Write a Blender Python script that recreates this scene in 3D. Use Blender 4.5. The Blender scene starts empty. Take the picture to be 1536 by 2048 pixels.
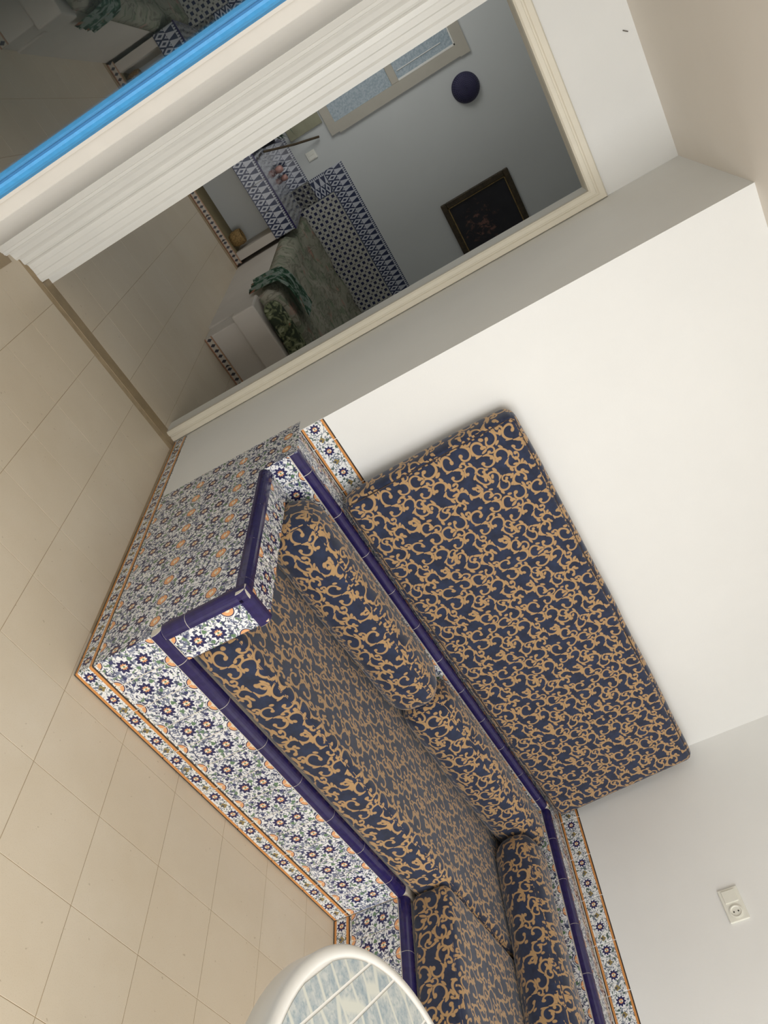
import bpy, bmesh, math, random
from mathutils import Matrix, Vector, noise as mnoise

random.seed(7)
PI = math.pi
scene = bpy.context.scene
COL = scene.collection

# ------------------------------------------------------------------ camera
cam_d = bpy.data.cameras.new('camera')
cam = bpy.data.objects.new('camera', cam_d)
COL.objects.link(cam)
RIGHT = (0.49158798, -0.03889014, 0.86995909)
DOWN = (0.73598497, -0.51543296, -0.43892481)
FWD = (0.46547544, 0.85604697, -0.22475809)
cam.matrix_world = Matrix((
    (RIGHT[0], -DOWN[0], -FWD[0], -0.9503),
    (RIGHT[1], -DOWN[1], -FWD[1], -2.5795),
    (RIGHT[2], -DOWN[2], -FWD[2], 1.4771),
    (0, 0, 0, 1)))
cam_d.sensor_fit = 'VERTICAL'
cam_d.sensor_height = 36.0
cam_d.sensor_width = 27.0
cam_d.lens = 1570.14 * 36.0 / 2048.0
cam_d.clip_start = 0.02
cam_d.clip_end = 100
scene.camera = cam

# ------------------------------------------------------------------ light
world = bpy.data.worlds.new('World')
scene.world = world
world.use_nodes = True
bg = world.node_tree.nodes['Background']
bg.inputs['Color'].default_value = (0.93, 0.97, 1.0, 1)
bg.inputs['Strength'].default_value = 1.35


def area(name, loc, target, sx, sy, power, color):
    d = bpy.data.lights.new(name, 'AREA')
    d.shape = 'RECTANGLE'
    d.size = sx
    d.size_y = sy
    d.energy = power
    d.color = color
    o = bpy.data.objects.new(name, d)
    COL.objects.link(o)
    o.location = loc
    o.rotation_euler = (Vector(target) - Vector(loc)).to_track_quat('-Z', 'Y').to_euler()
    return o


# daylight through the wide balcony opening behind the camera
area('daylight_balcony', (0.35, -4.25, 1.35), (0.5, 0.0, 1.1), 2.2, 2.1, 84, (0.985, 0.995, 1.0))
# daylight through the window on the left of the far room
area('daylight_far_window', (-1.75, 3.0, 1.75), (-0.5, 4.2, 1.5), 0.9, 1.1, 8, (1.0, 1.0, 0.97))

scene.view_settings.view_transform = 'Standard'
scene.view_settings.look = 'None'
scene.view_settings.exposure = 0.0
scene.view_settings.gamma = 1.0
scene.view_settings.use_curve_mapping = False


# ------------------------------------------------------------------ node helpers
def lin(c):
    return tuple(((v / 255.0) / 12.92 if v / 255.0 <= 0.04045 else ((v / 255.0 + 0.055) / 1.055) ** 2.4) for v in c) + (1.0,)


class T:
    """A material's node tree with a small expression builder."""

    def __init__(self, name, rough=0.5, spec=0.5, color=(200, 200, 200), metallic=0.0):
        self.mat = bpy.data.materials.new(name)
        self.mat.use_nodes = True
        self.nt = self.mat.node_tree
        self.b = self.nt.nodes['Principled BSDF']
        self.b.inputs['Roughness'].default_value = rough
        self.b.inputs['Specular IOR Level'].default_value = spec
        self.b.inputs['Metallic'].default_value = metallic
        self.b.inputs['Base Color'].default_value = lin(color)

    def link(self, a, b):
        self.nt.links.new(a, b)

    def put(self, sock, v):
        if isinstance(v, E):
            self.link(v.s, sock)
        elif isinstance(v, bpy.types.NodeSocket):
            self.link(v, sock)
        else:
            sock.default_value = v

    def math(self, op, *a, clamp=False):
        n = self.nt.nodes.new('ShaderNodeMath')
        n.operation = op
        n.use_clamp = clamp
        for i, v in enumerate(a):
            self.put(n.inputs[i], v)
        return E(self, n.outputs[0])

    def vmath(self, op, *a, scale=None):
        n = self.nt.nodes.new('ShaderNodeVectorMath')
        n.operation = op
        for i, v in enumerate(a):
            self.put(n.inputs[i], v)
        if scale is not None:
            self.put(n.inputs['Scale'], scale)
        return n.outputs['Value'] if op in ('DOT_PRODUCT', 'LENGTH', 'DISTANCE') else n.outputs['Vector']

    def uv(self):
        return self.nt.nodes.new('ShaderNodeTexCoord').outputs['UV']

    def obj(self):
        return self.nt.nodes.new('ShaderNodeTexCoord').outputs['Object']

    def pos(self):
        return self.nt.nodes.new('ShaderNodeNewGeometry').outputs['Position']

    def sep(self, v):
        n = self.nt.nodes.new('ShaderNodeSeparateXYZ')
        self.link(v, n.inputs[0])
        return [E(self, o) for o in n.outputs]

    def comb(self, x, y, z=0.0):
        n = self.nt.nodes.new('ShaderNodeCombineXYZ')
        for i, v in enumerate((x, y, z)):
            self.put(n.inputs[i], v)
        return n.outputs[0]

    def noise(self, vec, scale, detail=2.0, rough=0.5, dist=0.0, color=False):
        n = self.nt.nodes.new('ShaderNodeTexNoise')
        self.link(vec, n.inputs['Vector'])
        n.inputs['Scale'].default_value = scale
        n.inputs['Detail'].default_value = detail
        n.inputs['Roughness'].default_value = rough
        n.inputs['Distortion'].default_value = dist
        return n.outputs['Color'] if color else E(self, n.outputs[0])

    def rand(self):
        return E(self, self.nt.nodes.new('ShaderNodeObjectInfo').outputs['Random'])

    def mix(self, fac, a, b):
        n = self.nt.nodes.new('ShaderNodeMix')
        n.data_type = 'RGBA'
        self.put(n.inputs['Factor'], fac)
        for k, v in ((6, a), (7, b)):
            if isinstance(v, tuple) and len(v) == 3:
                v = lin(v)
            self.put(n.inputs[k], v)
        return n.outputs[2]

    def ramp(self, x, lo, hi):
        """0 below lo, 1 above hi (either order), clamped."""
        n = self.nt.nodes.new('ShaderNodeMapRange')
        self.put(n.inputs['Value'], x)
        n.inputs['From Min'].default_value = lo
        n.inputs['From Max'].default_value = hi
        return E(self, n.outputs[0])

    def base(self, c):
        self.put(self.b.inputs['Base Color'], c)

    def bump(self, h, strength=0.2, dist=0.002):
        n = self.nt.nodes.new('ShaderNodeBump')
        n.inputs['Strength'].default_value = strength
        n.inputs['Distance'].default_value = dist
        self.put(n.inputs['Height'], h)
        self.link(n.outputs[0], self.b.inputs['Normal'])


class E:
    def __init__(self, t, s):
        self.t = t
        self.s = s

    def _o(self, op, o, sw=False):
        return self.t.math(op, o, self) if sw else self.t.math(op, self, o)

    def __add__(self, o): return self._o('ADD', o)
    def __radd__(self, o): return self._o('ADD', o, True)
    def __sub__(self, o): return self._o('SUBTRACT', o)
    def __rsub__(self, o): return self._o('SUBTRACT', o, True)
    def __mul__(self, o): return self._o('MULTIPLY', o)
    def __rmul__(self, o): return self._o('MULTIPLY', o, True)
    def __truediv__(self, o): return self._o('DIVIDE', o)
    def __rtruediv__(self, o): return self._o('DIVIDE', o, True)
    def __abs__(self): return self.t.math('ABSOLUTE', self)
    def max(self, o): return self._o('MAXIMUM', o)
    def min(self, o): return self._o('MINIMUM', o)
    def fract(self): return self.t.math('FRACT', self)
    def floor(self): return self.t.math('FLOOR', self)
    def sqrt(self): return self.t.math('SQRT', self)
    def cos(self): return self.t.math('COSINE', self)
    def sign(self): return self.t.math('SIGN', self)
    def lt(self, o): return self._o('LESS_THAN', o)
    def gt(self, o): return self._o('GREATER_THAN', o)


def atan2(y, x):
    return y.t.math('ARCTAN2', y, x)


# ------------------------------------------------------------------ materials
def plain(name, color, rough=0.5, spec=0.5, var=0.0, nscale=6.0, bump=0.0, bscale=60.0, metallic=0.0):
    t = T(name, rough, spec, color, metallic)
    p = t.obj()
    if var:
        n = t.noise(p, nscale, 4, 0.6)
        dark = tuple(max(0, c * (1 - var)) for c in color)
        light = tuple(min(255, c * (1 + var * 0.5)) for c in color)
        t.base(t.mix(t.ramp(n, 0.3, 0.7), dark, light))
    if bump:
        t.bump(t.noise(p, bscale, 3), bump, 0.002)
    return t.mat


M = {}
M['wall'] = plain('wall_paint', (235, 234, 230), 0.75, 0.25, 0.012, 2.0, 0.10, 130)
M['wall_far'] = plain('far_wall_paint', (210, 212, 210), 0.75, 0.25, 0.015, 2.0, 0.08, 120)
M['ceiling'] = plain('ceiling_paint', (236, 228, 217), 0.8, 0.2, 0.012, 2.0, 0.06, 120)
M['frame'] = plain('cream_lacquered_wood', (229, 221, 202), 0.35, 0.5, 0.02, 5.0)
M['frame_white'] = plain('white_lacquered_wood', (228, 226, 219), 0.35, 0.5, 0.015, 5.0)
M['old_paint'] = plain('yellowed_white_paint', (190, 183, 172), 0.45, 0.4, 0.03, 6.0)
M['grout'] = plain('white_grout', (222, 214, 200), 0.85, 0.2, 0.05, 40.0, 0.2, 200)
M['floor_grout'] = plain('floor_joint', (180, 160, 130), 0.9, 0.2, 0.08, 20.0)
M['plastic'] = plain('white_plastic', (238, 236, 230), 0.35, 0.5)
M['socket'] = plain('ivory_plastic', (233, 231, 219), 0.3, 0.5)
M['steel'] = plain('grey_steel', (130, 126, 120), 0.4, 0.5, metallic=0.5)
M['dark'] = plain('dark_hole', (40, 38, 36), 0.6)
M['plaster'] = plain('white_plaster', (206, 198, 188), 0.7, 0.3, 0.02, 5.0, 0.1, 90)
M['brown_wood'] = plain('brown_wood', (84, 70, 52), 0.5, 0.4, 0.2, 30)
M['gold_frame'] = plain('carved_bronze_frame', (66, 56, 40), 0.45, 0.5, 0.35, 40.0, 0.8, 60)
M['gilt'] = plain('gilt_slip', (140, 118, 74), 0.4, 0.5, 0.3, 60.0)
M['threshold'] = plain('threshold_marble', (160, 140, 108), 0.4, 0.5, 0.08, 12)
M['win_frame'] = plain('window_beige_paint', (186, 180, 166), 0.45, 0.4, 0.02, 8)
M['niche_floor'] = plain('olive_plaster', (140, 128, 96), 0.7, 0.3, 0.08, 8)
M['basket'] = plain('wicker', (150, 122, 78), 0.7, 0.3, 0.3, 90, 0.5, 120)
M['shutter'] = plain('closed_shutter', (40, 52, 56), 0.7, 0.3)
M['pink'] = plain('pink_glaze', (196, 150, 140), 0.3, 0.5)
M['leaf'] = plain('plant_leaf', (84, 112, 88), 0.5, 0.4, 0.25, 40)
M['pot'] = plain('dark_pot', (48, 48, 54), 0.4, 0.5)
M['sandy'] = plain('sand_panel', (158, 156, 132), 0.7, 0.3, 0.06, 10)


def mat_blue(name, color, rough):
    t = T(name, rough, 0.5, color)
    n = t.noise(t.obj(), 150, 3)
    t.base(t.mix(t.ramp(n, 0.35, 0.7), tuple(c * 0.94 for c in color), color))
    return t.mat


M['groove_shade'] = plain('groove_shade_blue', (40, 108, 160), 0.6)
M['blue_paint'] = mat_blue('sky_blue_paint', (60, 142, 196), 0.55)


def mat_cobalt():
    t = T('cobalt_glaze', 0.12, 0.55)
    n = t.noise(t.obj(), 45, 3)
    t.base(t.mix(t.ramp(n, 0.3, 0.75), (36, 30, 76), (45, 38, 92)))
    return t.mat


M['cobalt'] = mat_cobalt()


def mat_floor():
    t = T('beige_floor_tile', 0.32, 0.45)
    p = t.pos()
    big = t.noise(p, 3.0, 4, 0.6)
    fine = t.noise(p, 420, 2, 0.6)
    sp = t.noise(p, 60, 2, 0.5)
    c = t.mix(t.ramp(big, 0.3, 0.7), (214, 200, 177), (222, 210, 190))
    c = t.mix(t.ramp(t.rand(), 0, 1) * 0.35, c, lin((213, 197, 172)))
    c = t.mix(t.ramp(fine, 0.56, 0.70) * 0.25, c, lin((176, 152, 116)))
    c = t.mix(t.ramp(sp, 0.715, 0.75) * 0.4, c, lin((146, 122, 88)))
    t.base(c)
    t.put(t.b.inputs['Roughness'], t.ramp(big, 0.2, 0.8) * 0.12 + 0.28)
    return t.mat


M['floor'] = mat_floor()


# --- glazed tiles: UV is in metres, origin at the tile's lower left corner
def swirl(t, vec, scale, width):
    """thin curling lines"""
    n = t.noise(vec, scale, 1.0, 0.4, 1.6)
    return t.ramp(abs(n - 0.5), width, width * 0.55)


def star(t, u, v, cx, cy, R, lobes, rot=0.0):
    """scaled radius of a lobed flower: 1 on its outline"""
    dx, dy = u - cx, v - cy
    r = (dx * dx + dy * dy).sqrt()
    a = atan2(dy, dx)
    return r / ((a * float(lobes) + rot).cos() * (0.17 * R) + R), dx, dy


def flower(t, col, u, v, cx, cy, R):
    k, dx, dy = star(t, u, v, cx, cy, R, 9)
    col = t.mix(t.ramp(k, 1.10, 1.02), col, (46, 46, 90))
    k2 = t.ramp(k, 0.54, 0.46)
    stripe = t.ramp(abs((dx * (1.3 / R)).fract() - 0.5), 0.20, 0.27)
    inner = t.mix(stripe, lin((222, 160, 112)), lin((240, 230, 208)))
    col = t.mix(k2, col, inner)
    col = t.mix(t.ramp(k, 0.20, 0.12), col, (92, 128, 92))
    return col


def mat_field(name='floral_field_tile', H=0.195):
    t = T(name, 0.10, 0.55)
    uvv = t.uv()
    u, v, _ = t.sep(uvv)
    r = t.rand()
    off = t.comb(r * 3.0, r * 7.0)
    vv = t.vmath('ADD', uvv, off)
    col = lin((240, 239, 238))
    s1 = swirl(t, vv, 42, 0.075)
    s2 = t.ramp(t.noise(vv, 78, 1.0, 0.5, 0.6), 0.585, 0.61)
    s3 = t.ramp(t.noise(t.vmath('ADD', vv, (4.1, 2.2, 0)), 62, 1.0, 0.5, 0.5), 0.61, 0.635)
    col = t.mix(s1, col, lin((122, 128, 150)))
    col = t.mix(s3, col, lin((116, 140, 112)))
    col = t.mix(s2, col, lin((70, 76, 102)))
    # light halo keeps the flowers readable, then the flowers themselves
    fl = ((0.047, 0.066, 0.0205), (0.053, 0.130, 0.0205))
    for cx, cy, R in fl:
        k, _, _ = star(t, u, v, cx, cy, R * 1.25, 9, 1.0)
        col = t.mix(t.ramp(k, 1.05, 0.95), col, lin((236, 237, 240)))
        col = flower(t, col, u, v, cx, cy, R)
    # leaf pairs between the flowers
    for cx, cy, R in ((0.030, 0.098, 0.007), (0.072, 0.100, 0.0065), (0.016, 0.045, 0.006), (0.083, 0.160, 0.0065), (0.084, 0.040, 0.006), (0.018, 0.155, 0.006)):
        k, _, _ = star(t, u, v, cx, cy, R, 3, cx * 90)
        col = t.mix(t.ramp(k, 1.06, 0.94), col, lin((104, 134, 104) if R > 0.0062 else (66, 70, 110)))
    # orange quarter medallions in the four corners
    au = abs(u - 0.05)
    av = abs(v - H / 2)
    dx = 0.05 - au
    dy = H / 2 - av
    k = (dx * dx * 0.8 + dy * dy).sqrt()
    col = t.mix(t.ramp(k, 0.0235, 0.0225), col, lin((244, 243, 240)))
    col = t.mix(t.ramp(k, 0.0215, 0.0205), col, lin((54, 56, 96)))
    col = t.mix(t.ramp(k, 0.0185, 0.0175), col, lin((232, 170, 118)))
    col = t.mix(t.ramp(k, 0.008, 0.007), col, lin((246, 226, 196)))
    t.base(col)
    return t.mat


M['field'] = mat_field()


def mat_border(name, H, both):
    t = T(name, 0.12, 0.55)
    uvv = t.uv()
    u, v, _ = t.sep(uvv)
    r = t.rand()
    vv = t.vmath('ADD', uvv, t.comb(r * 5.0, r * 2.0))
    col = lin((238, 237, 234))
    col = t.mix(swirl(t, vv, 46, 0.055), col, lin((116, 124, 140)))
    col = t.mix(t.ramp(t.noise(vv, 85, 1.0, 0.5, 0.6), 0.60, 0.625), col, lin((86, 104, 96)))
    uu = (u / 0.1).fract() * 0.1
    mid = H / 2 - 0.001
    for cx, R in ((0.03, 0.0165),):
        k, _, _ = star(t, uu, v, cx, mid, R * 1.25, 8, 1.0)
        col = t.mix(t.ramp(k, 1.05, 0.95), col, lin((236, 237, 238)))
        col = flower(t, col, uu, v, cx, mid, R)
    k, _, _ = star(t, uu, v, 0.08, mid, 0.010, 4, 0.7)
    col = t.mix(t.ramp(k, 1.06, 0.9), col, lin((150, 132, 84)))
    k, _, _ = star(t, uu, v, 0.08, mid - 0.004, 0.0045, 4, 0.7)
    col = t.mix(t.ramp(k, 1.06, 0.9), col, lin((74, 80, 96)))
    OR, DK = lin((214, 148, 84)), lin((62, 52, 48))

    def band(col, lo, hi, c):
        return t.mix(v.gt(lo) * v.lt(hi), col, c)
    col = band(col, -1, 0.006, DK)
    col = band(col, 0.006, 0.0145, OR)
    if both:
        col = band(col, H - 0.0145, H - 0.006, OR)
        col = band(col, H - 0.006, 1.0, DK)
    else:
        col = band(col, H - 0.0175, H - 0.0075, OR)
        col = band(col, H - 0.0075, H - 0.0015, DK)
    t.base(col)
    return t.mat


M['border'] = mat_border('orange_edged_border_tile', 0.073, False)
M['wall_border'] = mat_border('orange_edged_wall_border_tile', 0.100, True)


# --- navy and gold scroll fabric; UV in metres
def mat_fabric():
    t = T('navy_gold_scroll_fabric', 0.75, 0.25)
    t.b.inputs['Sheen Weight'].default_value = 0.25
    t.b.inputs['Sheen Roughness'].default_value = 0.5
    P = 0.245
    uvv = t.uv()
    wn = t.noise(uvv, 9.0, 1.0, 0.5, 0.0, color=True)
    wv = t.vmath('SCALE', t.vmath('SUBTRACT', wn, (0.5, 0.5, 0.5)), scale=0.16)
    p = t.vmath('ADD', t.vmath('SCALE', uvv, scale=1.0 / P), wv)
    rnd = random.Random(11)
    acc = None

    def wrap(c):
        q = t.vmath('FRACTION', t.vmath('ADD', p, (0.5 - c[0] + 4, 0.5 - c[1] + 4, 0)))
        return t.vmath('SUBTRACT', q, (0.5, 0.5, 0.0))

    def rotate(d, phi):
        x = E(t, t.vmath('DOT_PRODUCT', d, (math.cos(phi), math.sin(phi), 0)))
        y = E(t, t.vmath('DOT_PRODUCT', d, (-math.sin(phi), math.cos(phi), 0)))
        return x, y

    def add(m):
        nonlocal acc
        acc = m if acc is None else acc.max(m)

    def spiral(x, y, R, hand, w0, w1):
        """curl whose outer end lies at (-R, 0) from its centre"""
        th = atan2(y * float(-hand), x * -1.0)
        s = (th * (1 / (2 * PI)) + 1.0).fract()
        s = 1.0 - s                         # 0 at the outer end, winding inwards
        r = (x * x + y * y).sqrt()
        rs = R * (1.0 - 0.72 * s)
        w = w1 - (w1 - w0) * s
        arc = t.ramp(abs(r - rs) - w, 0.004, -0.004) * s.lt(0.80)
        ex, ey = x + 0.10 * R, y + 0.41 * R * hand
        return arc.max(t.ramp((ex * ex + ey * ey).sqrt(), 0.024 + 0.07 * R, 0.016 + 0.07 * R))

    k = 0
    for row in range(4):
        for cidx in range(2):
            cx = (cidx + (0.5 if row % 2 else 0.0)) / 2 + rnd.uniform(-0.02, 0.02)
            cy = (row + 0.5) / 4 + rnd.uniform(-0.015, 0.015)
            hand = 1 if (row + cidx) % 2 else -1
            phi = rnd.uniform(-0.65, 0.65) + (PI / 2 if rnd.random() < 0.3 else 0)
            R = rnd.uniform(0.105, 0.135)
            x, y = rotate(wrap((cx, cy)), phi)
            s = x.sign()
            x, y = x * s, y * s
            add(spiral(x - R, y, R, hand, 0.013, 0.0165))
            # leaf hooks on the back of the curl
            lx, ly = x - R * 1.30, y - hand * R * 1.02
            add(t.ramp((lx * lx * 0.5 + ly * ly * 1.6 + lx * ly * 0.7).sqrt(), 0.031, 0.023))
            lx, ly = x - R * 0.12, y - hand * R * 0.50
            add(t.ramp((lx * lx * 2.2 + ly * ly * 0.45).sqrt(), 0.031, 0.023))
            lx, ly = x - R * 1.75, y + hand * R * 0.55
            add(t.ramp((lx * lx * 1.4 + ly * ly * 0.6 - lx * ly * 0.6 * hand).sqrt(), 0.029, 0.021))
            k += 1
    for i in range(8):
        row = i // 2
        cx = (i % 2 + (0.0 if row % 2 else 0.5)) / 2 + rnd.uniform(-0.03, 0.03)
        cy = row / 4 + rnd.uniform(-0.02, 0.02)
        hand = rnd.choice((-1, 1))
        x, y = rotate(wrap((cx, cy)), rnd.uniform(0, 2 * PI))
        R = rnd.uniform(0.060, 0.078)
        add(spiral(x, y, R, hand, 0.011, 0.014))
        ax, ay = x + R, y + hand * 0.055
        add(t.ramp(((ax * 1.0) * (ax * 1.0) * 3.2 + ay * ay * 0.5).sqrt(), 0.042, 0.032))
    weave = t.noise(uvv, 900, 2, 0.6)
    shade = t.noise(uvv, 22, 3, 0.6)
    navy = t.mix(t.ramp(shade, 0.35, 0.75), (32, 38, 58), (43, 54, 82))
    gold = t.mix(t.ramp(weave, 0.35, 0.65), (160, 126, 84), (192, 156, 110))
    t.base(t.mix(acc, navy, gold))
    t.bump(t.noise(uvv, 900, 1, 0.6), 0.15, 0.0010)
    return t.mat


M['fabric'] = mat_fabric()
M['piping'] = plain('navy_piping', (74, 62, 58), 0.8, 0.2, 0.4, 120)


# --- blue and white geometric tiles of the far room; UV in metres
def geo_band(t, u, v, w):
    """triangle row above a diamond chain; v in 0..1 across the band, w = repeat"""
    f = (u / w).fract()
    tri = abs(f - 0.5) * 2.0
    up = t.ramp((v - 0.5) * 1.9 + 0.12 - tri, 0.04, -0.04)
    small = abs((u / w * 3.0).fract() - 0.5) * 2.0
    fr = t.ramp((v - 0.86) * 6.0 - small, 0.08, -0.08)
    tmask = up * v.lt(0.86) + fr * v.gt(0.86)
    dx = abs(f - 0.5) * 2.0
    dy = abs(v - 0.26) * 3.4
    d = dx + dy
    chain = t.ramp(abs(d - 0.62), 0.26, 0.20).max(t.ramp(abs(d - 1.5), 0.16, 0.10))
    m = t.math('ADD', tmask * v.gt(0.5), chain * v.lt(0.5))
    return m * v.gt(0.035)


def mat_geo():
    t = T('blue_white_triangle_tile', 0.15, 0.5)
    u, v, _ = t.sep(t.uv())
    m = geo_band(t, u, v * (1 / 0.17), 0.0485)
    t.base(t.mix(m, (46, 54, 84), (196, 198, 206)))
    return t.mat


def mat_dot():
    t = T('blue_dot_tile', 0.15, 0.5)
    u, v, _ = t.sep(t.uv())
    w = 0.0485
    fx, fy = (u / w).fract() - 0.5, (v / w).fract() - 0.5
    k = t.ramp((fx * fx + fy * fy).sqrt() * ((atan2(fy, fx) * 4.0).cos() * 0.15 + 1.0), 0.30, 0.25)
    gx, gy = (u / w + 0.5).fract() - 0.5, (v / w + 0.5).fract() - 0.5
    k2 = t.ramp(abs(gx) + abs(gy), 0.20, 0.15)
    lines = t.ramp(abs(abs(fx) - abs(fy)), 0.05, 0.03)
    c = t.mix(lines, (186, 184, 176), (168, 164, 150))
    c = t.mix(k2, c, lin((92, 90, 96)))
    t.base(t.mix(k, c, lin((38, 42, 78))))
    return t.mat


def mat_skirt():
    t = T('dotted_skirting_tile', 0.25, 0.5)
    u, v, _ = t.sep(t.uv())
    f = (u / 0.036).fract() - 0.5
    vy = (v - 0.025) * 28.0
    k = t.ramp(abs(f) + abs(vy) * 0.6, 0.34, 0.26)
    c = t.mix(k, (196, 186, 172), (58, 56, 66))
    c = t.mix(v.lt(0.009), c, lin((172, 124, 98)))
    c = t.mix(v.gt(0.041), c, lin((176, 140, 114)))
    t.base(c)
    return t.mat


M['geo'] = mat_geo()
M['dot'] = mat_dot()
M['skirt'] = mat_skirt()


def mat_ledge_stone():
    t = T('striped_counter_stone', 0.12, 0.5)
    p = t.obj()
    x, y, z = t.sep(p)
    n = t.noise(p, 14, 3)
    s = t.ramp(abs(((x * 24.0) + n * 1.5).fract() - 0.5), 0.15, 0.32)
    t.base(t.mix(s, (72, 74, 84), (150, 152, 156)))
    return t.mat


M['counter'] = mat_ledge_stone()


def mat_bedspread():
    t = T('green_floral_bedspread', 0.85, 0.2)
    p = t.obj()
    n = t.noise(p, 3.2, 3, 0.6, 0.8)
    g = t.noise(t.vmath('ADD', p, (3, 1, 2)), 9.0, 2, 0.5, 0.5)
    k = t.noise(t.vmath('ADD', p, (7, 4, 1)), 7.0, 2, 0.5, 0.4)
    c = t.mix(t.ramp(n, 0.35, 0.65), (164, 158, 142), (136, 138, 120))
    c = t.mix(t.ramp(g, 0.56, 0.64) * 0.6, c, lin((92, 112, 84)))
    c = t.mix(t.ramp(k, 0.62, 0.69) * 0.6, c, lin((176, 122, 110)))
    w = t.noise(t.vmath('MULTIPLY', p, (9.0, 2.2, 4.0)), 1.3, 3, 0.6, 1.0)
    c = t.mix(t.ramp(abs(w - 0.5), 0.035, 0.012) * 0.5, c, lin((84, 82, 70)))  # dark fold lines: crease shade painted into the colour
    t.base(c)
    t.bump(t.noise(p, 16, 4), 0.5, 0.012)
    return t.mat


def mat_drape():
    t = T('leafy_print_cloth', 0.85, 0.2)
    p = t.obj()
    g = t.noise(p, 17, 2, 0.5, 1.2)
    k = t.noise(t.vmath('ADD', p, (5, 1, 2)), 12, 2, 0.5, 0.5)
    c = t.mix(t.ramp(g, 0.44, 0.52), (176, 190, 178), (84, 122, 98))
    c = t.mix(t.ramp(g, 0.60, 0.64), c, lin((58, 84, 64)))
    c = t.mix(t.ramp(k, 0.64, 0.69), c, lin((206, 150, 124)))
    t.base(c)
    return t.mat


def mat_dark_floral():
    t = T('dark_leaf_print_cloth', 0.85, 0.2)
    p = t.obj()
    g = t.noise(p, 20, 2, 0.5, 1.4)
    k = t.noise(t.vmath('ADD', p, (5, 1, 2)), 14, 2, 0.5, 0.5)
    c = t.mix(t.ramp(g, 0.45, 0.52), (58, 66, 52), (116, 122, 92))
    c = t.mix(t.ramp(g, 0.60, 0.64), c, lin((156, 160, 132)))
    c = t.mix(t.ramp(k, 0.64, 0.69), c, lin((170, 108, 84)))
    t.base(c)
    return t.mat


M['bedspread'] = mat_bedspread()
M['drape'] = mat_drape()
M['dark_floral'] = mat_dark_floral()


def mat_painting():
    t = T('dark_flower_painting', 0.55, 0.4)
    x, y, z = t.sep(t.obj())
    p = t.obj()
    d = (x * x * 9.0 + (z + 0.07) * (z + 0.07) * 14.0).sqrt()
    n = t.noise(p, 22, 3, 0.6, 0.6)
    n2 = t.noise(p, 9, 2)
    c = t.mix(t.ramp(n2, 0.3, 0.7), (38, 37, 42), (46, 45, 50))
    c = t.mix(t.ramp(n - d * 0.30, 0.40, 0.52) * 0.8, c, lin((92, 68, 62)))
    c = t.mix(t.ramp(n - d * 0.45, 0.42, 0.5) * 0.7, c, lin((126, 92, 82)))
    t.base(c)
    return t.mat


M['painting'] = mat_painting()


def mat_woven():
    t = T('navy_woven_straw', 0.6, 0.4)
    x, y, z = t.sep(t.obj())
    r = (x * x + z * z).sqrt()
    a = atan2(z, x)
    w = (r * 520.0).cos() * 0.5 + (a * 40.0).cos() * 0.5
    t.base(t.mix(t.ramp(w, -0.8, 0.9), (34, 32, 58), (66, 62, 96)))
    t.bump(w, 0.5, 0.003)
    return t.mat


M['woven'] = mat_woven()


def mat_shards():
    t = T('blue_grey_shard_print', 0.18, 0.5)
    uvv = t.uv()
    u, v, _ = t.sep(uvv)
    q = t.comb(u * 17.0, v * 5.5)
    n = t.nt.nodes.new('ShaderNodeTexVoronoi')
    n.voronoi_dimensions = '2D'
    n.feature = 'DISTANCE_TO_EDGE'
    n.inputs['Scale'].default_value = 1.0
    n.inputs['Randomness'].default_value = 0.7
    t.link(q, n.inputs['Vector'])
    edge = E(t, n.outputs['Distance'])
    blot = t.noise(uvv, 26, 4, 0.65)
    fine = t.noise(uvv, 90, 3, 0.6)
    c = t.mix(t.ramp(blot, 0.38, 0.62), (204, 208, 204), (160, 174, 182))
    c = t.mix(t.ramp(fine, 0.5, 0.72) * 0.6, c, lin((120, 146, 160)))
    c = t.mix(t.ramp(edge, 0.10, 0.04), c, lin((216, 218, 208)))
    t.base(c)
    return t.mat


M['shards'] = mat_shards()


def mat_glass(name, tint=(0.93, 0.97, 0.95), rough=0.0):
    t = T(name, rough, 0.5)
    t.b.inputs['Base Color'].default_value = tint + (1,)
    t.b.inputs['Transmission Weight'].default_value = 1.0
    t.b.inputs['IOR'].default_value = 1.5
    return t.mat


M['glass'] = mat_glass('door_glass')


def mat_frosted():
    t = T('frosted_window_pane', 0.35, 0.5, (158, 172, 180))
    n = t.noise(t.obj(), 70, 2)
    t.base(t.mix(t.ramp(n, 0.35, 0.65), (148, 164, 174), (176, 188, 194)))
    t.bump(n, 0.5, 0.004)
    return t.mat


M['frosted'] = mat_frosted()


# ------------------------------------------------------------------ mesh helpers
def add_box(bm, x0, x1, y0, y1, z0, z1):
    vs = [bm.verts.new(p) for p in ((x0, y0, z0), (x1, y0, z0), (x1, y1, z0), (x0, y1, z0),
                                    (x0, y0, z1), (x1, y0, z1), (x1, y1, z1), (x0, y1, z1))]
    for f in ((0, 3, 2, 1), (4, 5, 6, 7), (0, 1, 5, 4), (1, 2, 6, 5), (2, 3, 7, 6), (3, 0, 4, 7)):
        bm.faces.new([vs[i] for i in f])


def boxes(*bs, bevel=0.0):
    bm = bmesh.new()
    for b in bs:
        add_box(bm, *b)
    if bevel:
        bmesh.ops.bevel(bm, geom=bm.edges[:], offset=bevel, segments=2, profile=0.5, affect='EDGES')
    return bm


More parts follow.
